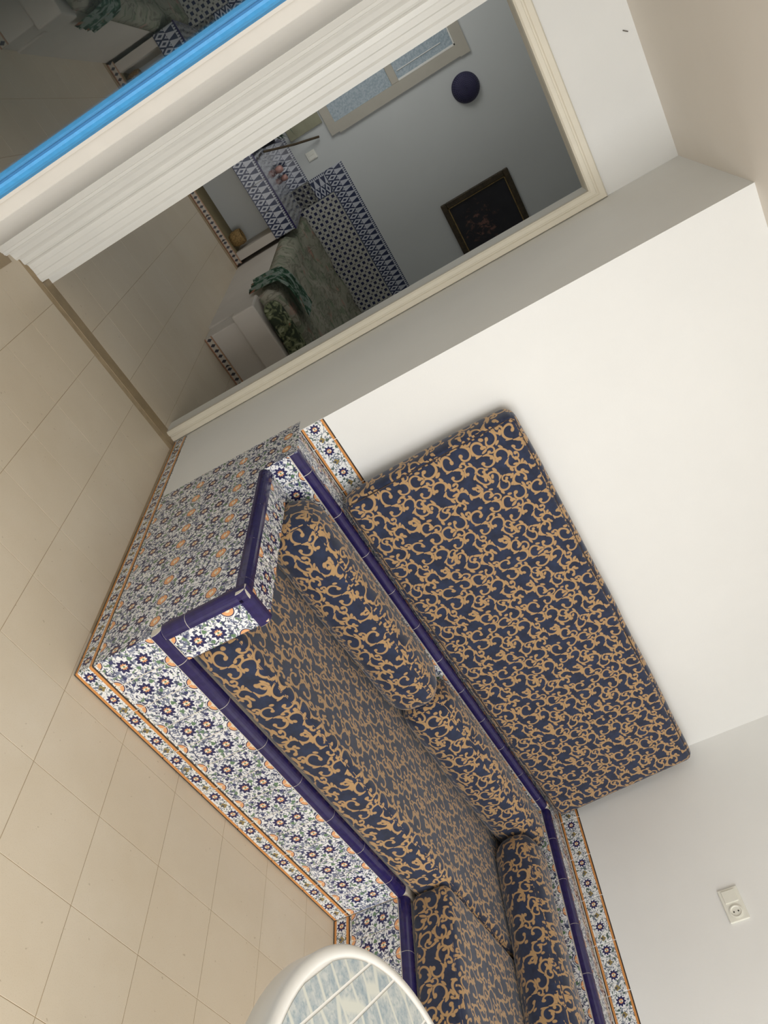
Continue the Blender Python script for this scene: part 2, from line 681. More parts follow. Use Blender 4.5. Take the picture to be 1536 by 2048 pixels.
def add_prism(bm, poly, axis, a0, a1):
    """extrude a closed polygon (p, q) along axis: x -> (y, z), y -> (x, z), z -> (x, y)"""
    def P(a, p, q):
        return {'x': (a, p, q), 'y': (p, a, q), 'z': (p, q, a)}[axis]
    lo = [bm.verts.new(P(a0, *p)) for p in poly]
    hi = [bm.verts.new(P(a1, *p)) for p in poly]
    n = len(poly)
    for i in range(n):
        bm.faces.new((lo[i], lo[(i + 1) % n], hi[(i + 1) % n], hi[i]))
    bm.faces.new(lo[::-1])
    bm.faces.new(hi)


def lathe(bm, prof, c, seg=48):
    """revolve (r, z) points about the vertical through c"""
    rings = []
    for r, z in prof:
        if r < 1e-6:
            rings.append([bm.verts.new((c[0], c[1], c[2] + z))])
        else:
            rings.append([bm.verts.new((c[0] + r * math.cos(2 * PI * i / seg), c[1] + r * math.sin(2 * PI * i / seg), c[2] + z)) for i in range(seg)])
    for a, b in zip(rings, rings[1:]):
        for i in range(seg):
            j = (i + 1) % seg
            if len(a) == 1 and len(b) == 1:
                continue
            if len(a) == 1:
                bm.faces.new((a[0], b[i], b[j]))
            elif len(b) == 1:
                bm.faces.new((a[i], b[0], a[j]))
            else:
                bm.faces.new((a[i], b[i], b[j], a[j]))


def tube(bm, pts, r, seg=8, closed=False):
    pts = [Vector(p) for p in pts]
    rings = []
    n = len(pts)
    for i, p in enumerate(pts):
        a = pts[(i - 1) % n] if (closed or i > 0) else p
        b = pts[(i + 1) % n] if (closed or i < n - 1) else p
        d = (b - a).normalized()
        up = Vector((0, 0, 1)) if abs(d.z) < 0.9 else Vector((1, 0, 0))
        u = d.cross(up).normalized()
        w = u.cross(d)
        rings.append([bm.verts.new(p + u * (r * math.cos(2 * PI * k / seg)) + w * (r * math.sin(2 * PI * k / seg))) for k in range(seg)])
    for i in range(n if closed else n - 1):
        a, b = rings[i], rings[(i + 1) % n]
        for k in range(seg):
            bm.faces.new((a[k], a[(k + 1) % seg], b[(k + 1) % seg], b[k]))
    if not closed:
        bm.faces.new(rings[0][::-1])
        bm.faces.new(rings[-1])


def finish(name, bm, mat, smooth=False):
    bmesh.ops.recalc_face_normals(bm, faces=bm.faces[:])
    me = bpy.data.meshes.new(name)
    bm.to_mesh(me)
    bm.free()
    if smooth:
        for p in me.polygons:
            p.use_smooth = True
    me.materials.append(mat)
    return me


def adopt(o, parent):
    if parent is not None:
        o.parent = parent
        o.matrix_parent_inverse = Matrix.Translation(-Vector(world_loc(parent)))


def world_loc(o):
    return o.get('_loc', (0.0, 0.0, 0.0))


def obj(name, bm, mat, parent=None, smooth=False, origin=None):
    """link a bmesh given in world coordinates as one object whose origin sits at `origin`"""
    if origin is None:
        xs = [v.co for v in bm.verts]
        origin = Vector((sum((min(c[i] for c in xs), max(c[i] for c in xs))) / 2 for i in range(2))).to_3d()
        origin.z = min(c.z for c in xs)
    origin = Vector(origin)
    bmesh.ops.translate(bm, verts=bm.verts[:], vec=-origin)
    o = bpy.data.objects.new(name, finish(name, bm, mat, smooth))
    COL.objects.link(o)
    o.location = origin
    o['_loc'] = tuple(origin)
    adopt(o, parent)
    return o


def thing(name, label, cat, loc, group=None):
    o = bpy.data.objects.new(name, None)
    COL.objects.link(o)
    o.empty_display_size = 0.1
    o.location = loc
    o['_loc'] = tuple(loc)
    return tag(o, label, cat, group)


def tag(o, label, cat, group=None):
    o['label'] = label
    o['category'] = cat
    if group:
        o['group'] = group
    return o


def struct(name, bm, mat, parent=None, label=None, smooth=False, origin=None):
    o = obj(name, bm, mat, parent, smooth, origin)
    if parent is None:
        o['kind'] = 'structure'
    if label:
        o['label'] = label
    return o


def uv_box(me, k=1.0):
    """UV in metres from the dominant axis of each face"""
    uvl = me.uv_layers.new(name='UVMap')
    for p in me.polygons:
        n = p.normal
        a = max(range(3), key=lambda i: abs(n[i]))
        for li in p.loop_indices:
            c = me.vertices[me.loops[li].vertex_index].co
            uvl.data[li].uv = ((c.y, c.z) if a == 0 else (c.x, c.z) if a == 1 else (c.x, c.y))


# tiles: mesh cached by size; local x, y in the tile's plane, z out of the wall
TILES = {}


def tile_mesh(w, h, mat, u0=0.0, v0=0.0, th=0.005, ch=0.0015):
    if mat is M['floor']:
        ch = 0.0005
    key = (round(w, 4), round(h, 4), mat.name, round(u0, 4), round(v0, 4))
    if key in TILES:
        return TILES[key]
    co = [(0, 0, 0), (w, 0, 0), (w, h, 0), (0, h, 0),
          (0, 0, th - ch), (w, 0, th - ch), (w, h, th - ch), (0, h, th - ch),
          (ch, ch, th), (w - ch, ch, th), (w - ch, h - ch, th), (ch, h - ch, th)]
    fs = []
    for a in (0, 4):
        for i in range(4):
            j = (i + 1) % 4
            fs.append((a + i, a + j, a + 4 + j, a + 4 + i))
    fs.append((8, 9, 10, 11))
    fs.append((3, 2, 1, 0))
    me = bpy.data.meshes.new('tile')
    me.from_pydata(co, [], fs)
    uvl = me.uv_layers.new(name='UVMap')
    for l in me.loops:
        c = co[l.vertex_index]
        uvl.data[l.index].uv = (c[0] + u0, c[1] + v0)
    me.materials.append(mat)
    TILES[key] = me
    return me


def tile(name, parent, p, udir, vdir, w, h, mat, u0=0.0, v0=0.0, gap=0.0026):
    """a tile filling the cell of size w x h whose lower left corner is p"""
    U, V = Vector(udir), Vector(vdir)
    N = U.cross(V)
    me = tile_mesh(w - gap, h - gap, mat, u0 + gap / 2, v0 + gap / 2)
    o = bpy.data.objects.new(name, me)
    COL.objects.link(o)
    pos = Vector(p) + U * (gap / 2) + V * (gap / 2)
    o.matrix_world = Matrix(((U.x, V.x, N.x, pos.x), (U.y, V.y, N.y, pos.y), (U.z, V.z, N.z, pos.z), (0, 0, 0, 1)))
    mb = o.matrix_basis.copy()
    adopt(o, parent)
    o.matrix_basis = mb
    return o


def run(name, parent, p, udir, vdir, length, pitch, h, mat, v0=0.0, first=None):
    """a row of tiles; `first` is the length of a cut first tile"""
    U = Vector(udir)
    s = 0.0
    while s < length - 0.004:
        w = pitch if (first is None or s > 0) else first
        u0 = pitch - w if (first is not None and s == 0) else 0.0
        w = min(w, length - s)
        tile(name, parent, Vector(p) + U * s, udir, vdir, w, h, mat, u0, v0)
        s += w


TRIMS = {}


def trim_mesh(L, mat, r=0.024, proud=0.0025):
    key = (round(L, 4), r, mat.name)
    if key in TRIMS:
        return TRIMS[key]
    bm = bmesh.new()
    e = -0.031 if mat is M['cobalt'] else -0.0295
    pts = [(e, e), (proud, e)]
    n = 5
    for i in range(n + 1):
        a = (PI / 2) * i / n
        pts.append((proud - r + r * math.cos(a), proud - r + r * math.sin(a)))
    pts.append((e, proud))
    add_prism(bm, pts, 'z', 0, L)
    me = finish('trim_tile', bm, mat)
    for p in me.polygons:
        p.use_smooth = len(p.vertices) == 4 and False
    TRIMS[key] = me
    return me


def trim_run(parent, p, t, a, b, length, pitch=0.2, first=None, gap=0.0025, name='trim_tile'):
    """quarter-round glazed edge pieces along the edge through p; a and b are the two outward normals"""
    Tm, A, B = Vector(t), Vector(a), Vector(b)
    if A.cross(B).dot(Tm) < 0:
        A, B = B, A
    def place(o, q):
        o.matrix_world = Matrix(((A.x, B.x, Tm.x, q.x), (A.y, B.y, Tm.y, q.y), (A.z, B.z, Tm.z, q.z), (0, 0, 0, 1)))
        mb = o.matrix_basis.copy()
        adopt(o, parent)
        o.matrix_basis = mb
    bead = bpy.data.objects.new('grout_bead', trim_mesh(length, M['grout'], 0.024, 0.0014))
    COL.objects.link(bead)
    place(bead, Vector(p))
    s = 0.0
    while s < length - 0.004:
        w = pitch if (first is None or s > 0) else first
        w = min(w, length - s)
        o = bpy.data.objects.new(name, trim_mesh(w - gap, M['cobalt']))
        COL.objects.link(o)
        q = Vector(p) + Tm * (s + gap / 2)
        place(o, q)
        s += w


def soft_box(h, r, n=(10, 4, 6), puff=0.0, seed=0, lump=0.0, rs=4):
    """cushion: rounded box with half sizes h, edge radius r"""
    def coords(hh, k):
        rr = min(r, hh * 0.98)
        c = [-hh + rr * (1 - math.cos(PI / 2 * i / rs)) for i in range(rs)]
        inner = [-(hh - rr) + 2 * (hh - rr) * i / k for i in range(k + 1)]
        return c + inner + [-v for v in c[::-1]]
    cs = [coords(h[i], n[i]) for i in range(3)]
    bm = bmesh.new()
    cache = {}

    def V(p):
        k = tuple(round(q, 5) for q in p)
        if k not in cache:
            cache[k] = bm.verts.new(p)
        return cache[k]
    for ax in range(3):
        i, j = [(1, 2), (0, 2), (0, 1)][ax]
        for sgn in (-1, 1):
            for a in range(len(cs[i]) - 1):
                for b in range(len(cs[j]) - 1):
                    q = []
                    for (aa, bb) in ((a, b), (a + 1, b), (a + 1, b + 1), (a, b + 1)):
                        p = [0, 0, 0]
                        p[ax] = sgn * h[ax]
                        p[i] = cs[i][aa]
                        p[j] = cs[j][bb]
                        q.append(V(p))
                    bm.faces.new(q)
    for v in bm.verts:
        p = v.co.copy()
        rr = [min(r, h[i] * 0.98) for i in range(3)]
        inner = Vector([max(-(h[i] - rr[i]), min(h[i] - rr[i], p[i])) for i in range(3)])
        d = p - inner
        if d.length > 1e-9:
            d = Vector([d[i] / rr[i] for i in range(3)])
            m = max(abs(c) for c in d)
            d = d.normalized() * 1.0
            q = inner + Vector([d[i] * rr[i] for i in range(3)])
        else:
            q = inner
        f = [max(0.0, 1 - (p[i] / h[i]) ** 2) for i in range(3)]
        off = Vector((0, 0, 0))
        for i in range(3):
            j, k = [(1, 2), (0, 2), (0, 1)][i]
            off[i] = math.copysign(1, p[i]) * puff * (abs(p[i]) / h[i]) ** 4 * (f[j] * f[k]) ** 0.5
        if lump:
            nv = mnoise.noise_vector(Vector((q.x * 4 + seed * 7, q.y * 4, q.z * 4)))
            off += nv * lump
        v.co = q + off
    return bm


def cushion(name, label, cat, center, h, r, n, puff, seed, rot=None, lump=0.004, pipe=(), group=None, seams=True):
    bm = soft_box(h, r, n, puff, seed, lump)
    bm.normal_update()
    me = finish(name, bm, M['fabric'], True)
    uv_box(me)
    sx, sy = random.uniform(0, 1), random.uniform(0, 1)
    for d in me.uv_layers[0].data:
        d.uv = (d.uv[0] + sx, d.uv[1] + sy)
    o = bpy.data.objects.new(name, me)
    COL.objects.link(o)
    o.location = center
    if rot:
        o.rotation_euler = rot
    tag(o, label, cat, group)
    # piping along the seams of the two big faces (axis = the thin one)
    for ax, sg in pipe:
        i, j = [(1, 2), (0, 2), (0, 1)][ax]
        hi, hj = h[i], h[j]
        pts = []
        cr = r
        kk = r * 0.30
        for (ca, cb, a0) in ((hi - cr, hj - cr, 0), (-(hi - cr), hj - cr, PI / 2), (-(hi - cr), -(hj - cr), PI), (hi - cr, -(hj - cr), 1.5 * PI)):
            for s in range(5):
                a = a0 + PI / 2 * s / 4
                p = [0, 0, 0]
                p[ax] = sg * (h[ax] - kk)
                p[i] = ca + (cr - kk) * math.cos(a)
                p[j] = cb + (cr - kk) * math.sin(a)
                pts.append(p)
        b2 = bmesh.new()
        tube(b2, pts, 0.0026, 6, True)
        me2 = finish('piping', b2, M['piping'], True)
        s = bpy.data.objects.new('piping', me2)
        COL.objects.link(s)
        s.parent = o
    return o


# ================================================================== SETTING
CZ = 2.383           # ceiling height
WX = 2.334           # right wall
DW = 0.66            # front face of the doorway wall
FY = 4.20            # far wall of the far room
FCZ = 2.66

# floor: one slab of joint mortar, each visible tile a piece of its own
bm = boxes((-3.0, 3.0, -4.6, 4.6, -0.08, -0.0010))
floor = struct('floor', bm, M['floor_grout'], origin=(0, 0, -0.08))


def ftile(x, y, w, h):
    tile('floor_tile', floor, (x, y, -0.005), (1, 0, 0), (0, 1, 0), w, h, M['floor'], gap=0.0017)


xs = [-0.008 + 0.249 * k for k in range(-5, 7)]
ys = [-0.187 + 0.2495 * k for k in range(-10, 4)]
for i in range(len(xs) - 1):
    for j in range(len(ys) - 1):
        x0, x1, y0, y1 = xs[i], xs[i + 1], ys[j], ys[j + 1]
        x0 = max(x0, -1.0)
        y1 = min(y1, 0.60)
        if x1 - x0 < 0.02 or y1 - y0 < 0.02:
            continue
        if x0 > -0.01 and y0 > -0.90:
            continue                            # under the bench
        if x0 > 1.38:
            continue
        ftile(x0, y0, x1 - x0, y1 - y0)
fx = [-0.822 + 0.2485 * k for k in range(0, 7)]
fyj = [0.676 + 0.247 * k for k in range(0, 12)]
for i in range(len(fx) - 1):
    for j in range(len(fyj) - 1):
        if fx[i] > -0.10 and fyj[j] > 1.75:
            continue
        y1 = min(fyj[j + 1], 3.455)
        if y1 - fyj[j] > 0.03:
            ftile(fx[i], fyj[j], fx[i + 1] - fx[i], y1 - fyj[j])
# doorway threshold and the stone strip under the blue door
bm = boxes((-0.835, -0.003, 0.60, 0.674, -0.004, 0.001), bevel=0.001)
obj('threshold', bm, M['threshold'], floor)

# walls
bm = boxes((0.0, 2.6, 0.0, 0.74, 0, CZ + 0.3))
wall_back = struct('wall_back', bm, M['wall'])
bm = boxes((-1.30, -0.835, DW, 0.74, 0, CZ + 0.3), (-0.835, 0.0, DW, 0.74, 2.062, CZ + 0.3), (-0.03, 0.0, DW, 0.74, 0, 2.062))
wall_doorway = struct('wall_doorway', bm, M['wall'])
bm = boxes((WX, WX + 0.2, -4.4, 0.0, 0, CZ + 0.3))
wall_right = struct('wall_right', bm, M['wall'])
bm = boxes((-1.30, -1.02, -1.0, DW, 0, CZ + 0.3), (-1.30, -1.02, -2.75, -1.0, 2.15, CZ + 0.3), (-1.30, -1.02, -4.4, -2.90, 2.15, CZ + 0.3), (-1.30, -1.02, -2.90, -2.75, 0, CZ + 0.3))  # unseen opening at the rear end added to let in sky fill light
wall_left = struct('wall_left', bm, M['wall'])
bm = boxes((-1.3, -1.02, -4.6, -4.4, 0, CZ + 0.3), (1.5, WX + 0.2, -4.6, -4.4, 0, CZ + 0.3), (-1.02, 1.5, -4.6, -4.4, 2.42, CZ + 0.3))
struct('wall_rear', bm, M['wall'])
bm = boxes((-1.3, WX + 0.2, -4.6, DW + 0.08, CZ, CZ + 0.25))
struct('ceiling', bm, M['ceiling'])

# far room shell
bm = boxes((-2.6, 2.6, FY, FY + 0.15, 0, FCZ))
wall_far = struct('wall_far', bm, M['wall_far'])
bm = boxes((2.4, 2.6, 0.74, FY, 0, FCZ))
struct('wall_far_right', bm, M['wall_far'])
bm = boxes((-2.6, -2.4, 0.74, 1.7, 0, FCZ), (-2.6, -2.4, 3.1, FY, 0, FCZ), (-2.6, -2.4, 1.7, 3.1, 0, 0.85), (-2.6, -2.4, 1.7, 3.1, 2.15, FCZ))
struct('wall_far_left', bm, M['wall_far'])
bm = boxes((-2.6, 2.6, 0.74, FY + 0.15, FCZ, FCZ + 0.1))
struct('ceiling_far', bm, M['wall_far'])
bm = boxes((-2.6, -1.30, 0.66, 0.74, 0, FCZ))
struct('wall_far_front', bm, M['wall_far'])

# doorway frame (door_1): moulded cream architrave, right jamb and header, stepped left post
bm = boxes((-0.835, -0.002, 0.664, 0.745, 2.030, 2.062))
door_1 = struct('door_1', bm, M['frame'], origin=(-0.42, 0.69, 0))


def arch_profile(x_in, x_out, y_face, d):
    """moulded board in plan: inner edge x_in, outer edge x_out, wall at y_face, depth d"""
    s = 1 if x_out > x_in else -1
    w = abs(x_out - x_in)
    pts = [(0, 0), (0, -d * 0.75), (0.12, -d), (0.38, -d), (0.42, -d * 0.72), (0.52, -d * 0.72), (0.58, -d * 0.9), (0.92, -d * 0.9), (1.0, -d * 0.6), (1.0, 0)]
    return [(x_in + s * w * a, y_face + b) for a, b in pts]


bm = bmesh.new()
rings = [[], [], []]
for px_, py_ in arch_profile(-0.057, -0.002, DW, 0.022):
    a_ = px_ + 0.057
    rings[0].append(bm.verts.new((px_, py_, 0.0)))
    rings[1].append(bm.verts.new((px_, py_, 2.030 + a_ * 1.1)))
    rings[2].append(bm.verts.new((-0.86, py_, 2.030 + a_ * 1.1)))
for r0, r1 in zip(rings, rings[1:]):
    for k in range(len(r0)):
        q = (k + 1) % len(r0)
        bm.faces.new((r0[k], r0[q], r1[q], r1[k]))
bm.faces.new(rings[0][::-1])
bm.faces.new(rings[2])
obj('architrave', bm, M['frame'], door_1)
bm = boxes((-0.057, -0.03, DW - 0.004, 0.745, 0, 2.05))
obj('jamb', bm, M['frame_white'], door_1)
# left side: stepped post
bm = bmesh.new()
add_prism(bm, [(-0.812, 0.745), (-0.812, 0.672), (-0.838, 0.672), (-0.838, 0.606), (-0.848, 0.600), (-0.868, 0.600),
               (-0.872, 0.602), (-0.892, 0.602), (-0.896, 0.600), (-0.914, 0.598), (-0.920, 0.590), (-0.923, 0.578),
               (-0.930, 0.574), (-0.944, 0.574), (-0.952, 0.568), (-0.952, 0.745)], 'z', 0.0, 2.10)
obj('post', bm, M['frame_white'], door_1)
bm = bmesh.new()
add_prism(bm, [(-0.950, 0.66), (-0.950, 0.548), (-0.958, 0.540), (-0.975, 0.534), (-0.998, 0.520), (-1.02, 0.515), (-1.02, 0.66)], 'z', 0.0, CZ)
obj('corner_moulding', bm, M['frame_white'], door_1)

# casing at the end of the left wall, facing the room, and the flat white pier before it
bm = bmesh.new()
add_prism(bm, [(-1.03, 0.50), (-0.982, 0.50), (-0.982, 0.492), (-0.9855, 0.490), (-0.9865, 0.484), (-0.997, 0.480), (-0.998, 0.476), (-1.019, 0.462), (-1.03, 0.462)], 'z', 0.0, CZ)
struct('trim_1', bm, M['frame_white'], label='white moulded casing strip at the end of the left wall')
bm = boxes((-1.05, -1.0202, -1.004, -0.985, 0, 2.16), (-1.052, -1.043, -1.006, -0.98, 0, 2.16))
struct('trim_2', bm, M['old_paint'])
bm = boxes((-1.02, -0.957, -2.75, 0.50, -0.004, 0.004))
struct('trim_3', bm, M['threshold'], label='brown stone strip along the foot of the left wall')

# blue glazed door in the left wall, opened a hair out of the wall plane; it mirrors the far room
# plane of the glass: x = -0.9673 + 0.0305 y
ANG = math.atan(0.0305)


def leaf_pt(y, off):
    """point at depth y on the leaf plane, moved `off` out towards the room"""
    return (-0.9673 + 0.0305 * y + off * math.cos(ANG), y - off * math.sin(ANG))


def leaf_prism(bm, prof, z0, z1):
    add_prism(bm, [leaf_pt(y, o) for y, o in prof], 'z', z0, z1)


bm = bmesh.new()
leaf_prism(bm, [(-1.640, -0.03), (-1.640, 0.0065), (-1.646, 0.0085), (-1.672, 0.0085), (-1.678, 0.0068), (-1.683, 0.004), (-1.686, -0.004), (-1.686, -0.03)], 0.03, 2.10)
door_2 = struct('door_2', bm, M['blue_paint'], label='sky blue glazed door leaf')
bm = bmesh.new()
leaf_prism(bm, [(-1.6845, -0.002), (-1.6845, 0.0012), (-1.6885, 0.0012), (-1.6885, -0.002)], 0.16, 2.0)
obj('groove_shade', bm, M['groove_shade'], door_2)  # darker blue strip paints the shade of the groove between frame and glass
bm = bmesh.new()
leaf_prism(bm, [(-2.74, -0.03), (-2.74, 0.012), (-2.69, 0.012), (-2.685, -0.03)], 0.03, 2.10)
obj('stile', bm, M['blue_paint'], door_2)
for z0, z1 in ((0.03, 0.16), (2.0, 2.10)):
    bm = bmesh.new()
    leaf_prism(bm, [(-2.69, -0.03), (-2.69, 0.008), (-1.684, 0.008), (-1.684, -0.03)], z0, z1)
    obj('rail', bm, M['blue_paint'], door_2)
bm = bmesh.new()
leaf_prism(bm, [(-2.688, -0.006), (-2.688, 0.0), (-1.682, 0.0), (-1.682, -0.006)], 0.15, 2.01)
obj('glass_pane', bm, M['glass'], door_2)
bm = bmesh.new()
leaf_prism(bm, [(-2.74, -0.026), (-2.74, -0.012), (-1.66, -0.012), (-1.66, -0.026)], 0.02, 2.13)
obj('shutter', bm, M['shutter'], door_2)

# ================================================================== BENCH
BY, LY, AX = -0.871, -0.166, 0.123
CX = 1.419
SZ, AZ, LZ = 0.305, 0.585, 0.706
LX2 = WX - 0.166
YEND = -2.45
bench = thing('masonry_bench', 'L-shaped built-in bench faced with floral tiles and cobalt blue edging', 'bench', (1.1, -0.5, 0))
g = 0.0016      # the mortar core sits just behind the tile faces
bm = boxes((g, WX, BY + g, 0, 0, SZ - g), (CX + g, WX, YEND, BY + g, 0, SZ - g),
           (g, AX - g, BY + g, LY, SZ - g, AZ - g),
           (g, WX, LY + g, 0, SZ - g, LZ - g), (LX2 + g, WX, YEND, LY + g, SZ - g, LZ - g), bevel=0.012)
# the end cladding runs a little past the wall's corner
obj('core', bm, M['grout'], bench)
X, Yn, Z = (1, 0, 0), (0, -1, 0), (0, 0, 1)
Xn, Yp = (-1, 0, 0), (0, 1, 0)
# the tiles are 5 mm thick; their backs start on the core
o_ = 0.0034
BH = 0.076


def bench_tiles():
    # long front
    run('border_tile', bench, (0, BY + o_ + g, 0), X, Z, CX, 0.2, BH, M['border'])
    run('field_tile', bench, (0, BY + o_ + g, BH), X, Z, CX, 0.1, 0.194, M['field'])
    trim_run(bench, (AX, BY, SZ), X, Yn, Z, CX - AX, 0.2)
    # a short piece of seat edging runs under the arm's face
    trim_run(bench, (0, BY, SZ), X, Yn, Z, AX, 0.2)
    # return along the right wall, facing left
    L2 = BY - YEND
    run('border_tile', bench, (CX + o_ + g, BY, 0), Yn, Z, L2, 0.2, BH, M['border'])
    run('field_tile', bench, (CX + o_ + g, BY, BH), Yn, Z, L2, 0.1, 0.194, M['field'])
    trim_run(bench, (CX, BY, SZ), Yn, Xn, Z, L2, 0.2)
    # end wall, facing the doorway: u runs towards the room (-y)
    run('border_tile', bench, (0.004, 0, 0), Yn, Z, -BY, 0.2, BH, M['border'])
    run('field_tile', bench, (0.004, 0, BH), Yn, Z, -BY, 0.1, 0.194, M['field'])
    run('field_tile', bench, (0.004, 0, 0.270), Yn, Z, -BY - 0.031, 0.1, 0.194, M['field'])
    run('field_tile', bench, (0.004, 0, 0.464), Yn, Z, -BY - 0.031, 0.1, AZ - 0.031 - 0.464, M['field'])
    run('field_tile', bench, (0.004, 0, AZ - 0.031), Yn, Z, -LY, 0.1, LZ - AZ + 0.031, M['field'], v0=0.09)
    # the strip of the same tiles past the corner is stuck to the wall
    tile('border_tile', wall_back, (0.004, 0.085, 0), Yn, Z, 0.085, BH, M['border'])
    for z0, hh, vv in ((BH, 0.194, 0), (0.270, 0.194, 0), (0.464, AZ - 0.031 - 0.464, 0), (AZ - 0.031, LZ - AZ + 0.031, 0.09)):
        tile('field_tile', wall_back, (0.004, 0.085, z0), Yn, Z, 0.085, hh, M['field'], 0.015, vv)
    # arm: face, top, inner side, and the edging
    tile('arm_tile', bench, (0.031, BY + o_ + g, SZ + 0.006), X, Z, AX - 0.031, AZ - 0.031 - SZ - 0.006 - 0.0, M['field'], 0.0, 0.0)
    trim_run(bench, (0, BY, SZ), Z, Xn, Yn, AZ - SZ, 0.2, first=0.08)
    trim_run(bench, (0, BY, AZ), X, Yn, Z, AX + 0.004, 0.2)
    trim_run(bench, (0, BY + 0.031, AZ), Yp, Xn, Z, LY - BY - 0.031, 0.2, first=0.04)
    run('arm_tile', bench, (0.031, BY + 0.031, AZ - 0.004), X, Yp, AX - 0.031, 0.1, 0.2, M['field'])
    run('arm_tile', bench, (0.031, BY + 0.236, AZ - 0.004), X, Yp, AX - 0.031, 0.1, 0.194, M['field'])
    run('arm_tile', bench, (0.031, BY + 0.430, AZ - 0.004), X, Yp, AX - 0.031, 0.1, LY - BY - 0.430, M['field'])
    run('arm_tile', bench, (AX - o_ - g, BY, 0.45), Yp, Z, LY - BY, 0.1, AZ - 0.45, M['field'], v0=0.06)
    # ledge face behind the cushions
    run('ledge_tile', bench, (0.0, LY + o_ + g, 0.482), X, Z, WX - 0.166, 0.1, 0.188, M['field'], first=0.09)
    run('ledge_tile', bench, (LX2 + o_ + g, LY, 0.482), Yn, Z, LY - YEND, 0.1, 0.188, M['field'])
    trim_run(bench, (0.0, LY, LZ), X, Yn, Z, WX - 0.166 - 0.0, 0.2, first=0.093)
    trim_run(bench, (LX2, LY, LZ), Yn, Xn, Z, LY - YEND, 0.2, first=0.16)
    # ledge top
    run('ledge_top_tile', bench, (0.0, LY + 0.031, LZ - 0.004), X, Yp, WX, 0.2, -LY - 0.031, M['field'], first=0.093)
    run('ledge_top_tile', bench, (LX2 + 0.031, LY + 0.031, LZ - 0.004), Yn, X, LY + 0.031 - YEND, 0.2, 0.128, M['field'], first=0.16)


bench_tiles()

# border tiles stuck on the walls over the ledge, and the skirting in the doorway recess
run('border_tile', wall_back, (0.0, 0.0034, LZ + 0.001), X, Z, WX, 0.2, 0.100, M['wall_border'], first=0.093)
run('border_tile', wall_right, (WX + 0.0034, 0.0, LZ + 0.001), Yn, Z, 2.6, 0.2, 0.100, M['wall_border'], first=0.148)
run('border_tile', wall_back, (0.004, 0.640, 0), Yn, Z, 0.640 - 0.085, 0.2, BH, M['border'])

# ================================================================== CUSHIONS
SEAT_T = 0.462
cushion('seat_mattress', 'long navy and gold seat mattress on the bench arm below the large backrest', 'mattress',
        ((0.128 + WX - 0.17) / 2, (-0.853 + LY - 0.004) / 2, (SZ + SEAT_T) / 2 + 0.002), ((WX - 0.17 - 0.128) / 2, (0.853 + LY - 0.004) / 2, (SEAT_T - SZ) / 2),
        0.036, (30, 10, 3), 0.004, 1, lump=0.006, group='seat mattresses on the bench')
cushion('seat_mattress', 'navy and gold seat mattress on the right-wall arm of the bench, behind the round table', 'mattress',
        ((1.437 + LX2 - 0.004) / 2, (-0.858 - 2.43) / 2, (SZ + SEAT_T) / 2 + 0.002), ((LX2 - 0.004 - 1.437) / 2, (2.43 - 0.858) / 2, (SEAT_T - SZ) / 2),
        0.036, (10, 20, 3), 0.004, 2, lump=0.004, group='seat mattresses on the bench')
BZ0, BZ1 = SEAT_T + 0.013, 0.684
for (x0, x1, y0, y1, lab, sd) in (
        (0.135, 1.105, -0.395, LY - 0.006, 'navy and gold bolster cushion beside the tiled arm end, under the backrest', 3),
        (1.115, LX2 - 0.006, -0.375, LY - 0.006, 'navy and gold bolster cushion reaching into the corner of the two walls', 4)):
    cushion('bolster_cushion', lab, 'cushion', ((x0 + x1) / 2, (y0 + y1) / 2, (BZ0 + BZ1) / 2), ((x1 - x0) / 2, (y1 - y0) / 2, (BZ1 - BZ0) / 2),
            0.075, (14, 3, 3), 0.008, sd, lump=0.008, group='bolster cushions on the bench')
cushion('bolster_cushion', 'navy and gold bolster cushion leaning along the right wall behind the round table', 'cushion',
        ((1.935 + LX2 - 0.006) / 2, (-0.385 - 2.40) / 2, (BZ0 + BZ1) / 2 - 0.015), ((LX2 - 0.006 - 1.935) / 2, (2.40 - 0.385) / 2, (BZ1 - BZ0) / 2 - 0.012),
        0.075, (3, 26, 3), 0.006, 5, lump=0.008, group='bolster cushions on the bench')
# the large backrest leaning on the wall, standing on the ledge
tilt = math.radians(3.4)
cushion('backrest_cushion', 'large rectangular navy and gold backrest leaning on the white wall above the ledge', 'backrest',
        ((0.275 + 2.285) / 2, -0.086, LZ + 0.014 + 0.343), ((2.285 - 0.275) / 2, 0.056, 0.343),
        0.036, (34, 3, 14), 0.010, 6, rot=(-tilt, 0, 0), lump=0.004, pipe=((1, -1), (1, 1)))

# ================================================================== TABLE
TC = (0.50, -2.13)
TZ = 0.72
table = thing('round_table', 'round white table with a blue grey shard-patterned top beside the bench', 'table', (TC[0], TC[1], 0))
bm = bmesh.new()
lathe(bm, [(0.0, -0.045), (0.40, -0.045), (0.430, -0.050), (0.442, -0.058), (0.446, -0.055), (0.448, -0.02), (0.450, -0.006), (0.446, 0.0), (0.432, 0.001), (0.428, -0.001), (0.426, -0.002), (0.0, -0.002)],
      (TC[0], TC[1], TZ), 96)
obj('tabletop', bm, M['plastic'], table, True)
# inlaid strips, separated by white lines, clipped to the round top
ang = math.atan2(-1.707 + 1.881, 0.461 - 0.264)
ud, vd = (math.cos(ang), math.sin(ang)), (-math.sin(ang), math.cos(ang))
RT = 0.4225
edges = [-0.42, -0.315, -0.215, -0.112, 0.004, 0.110, 0.212, 0.3165, 0.372, 0.4215]
off0 = 0.0


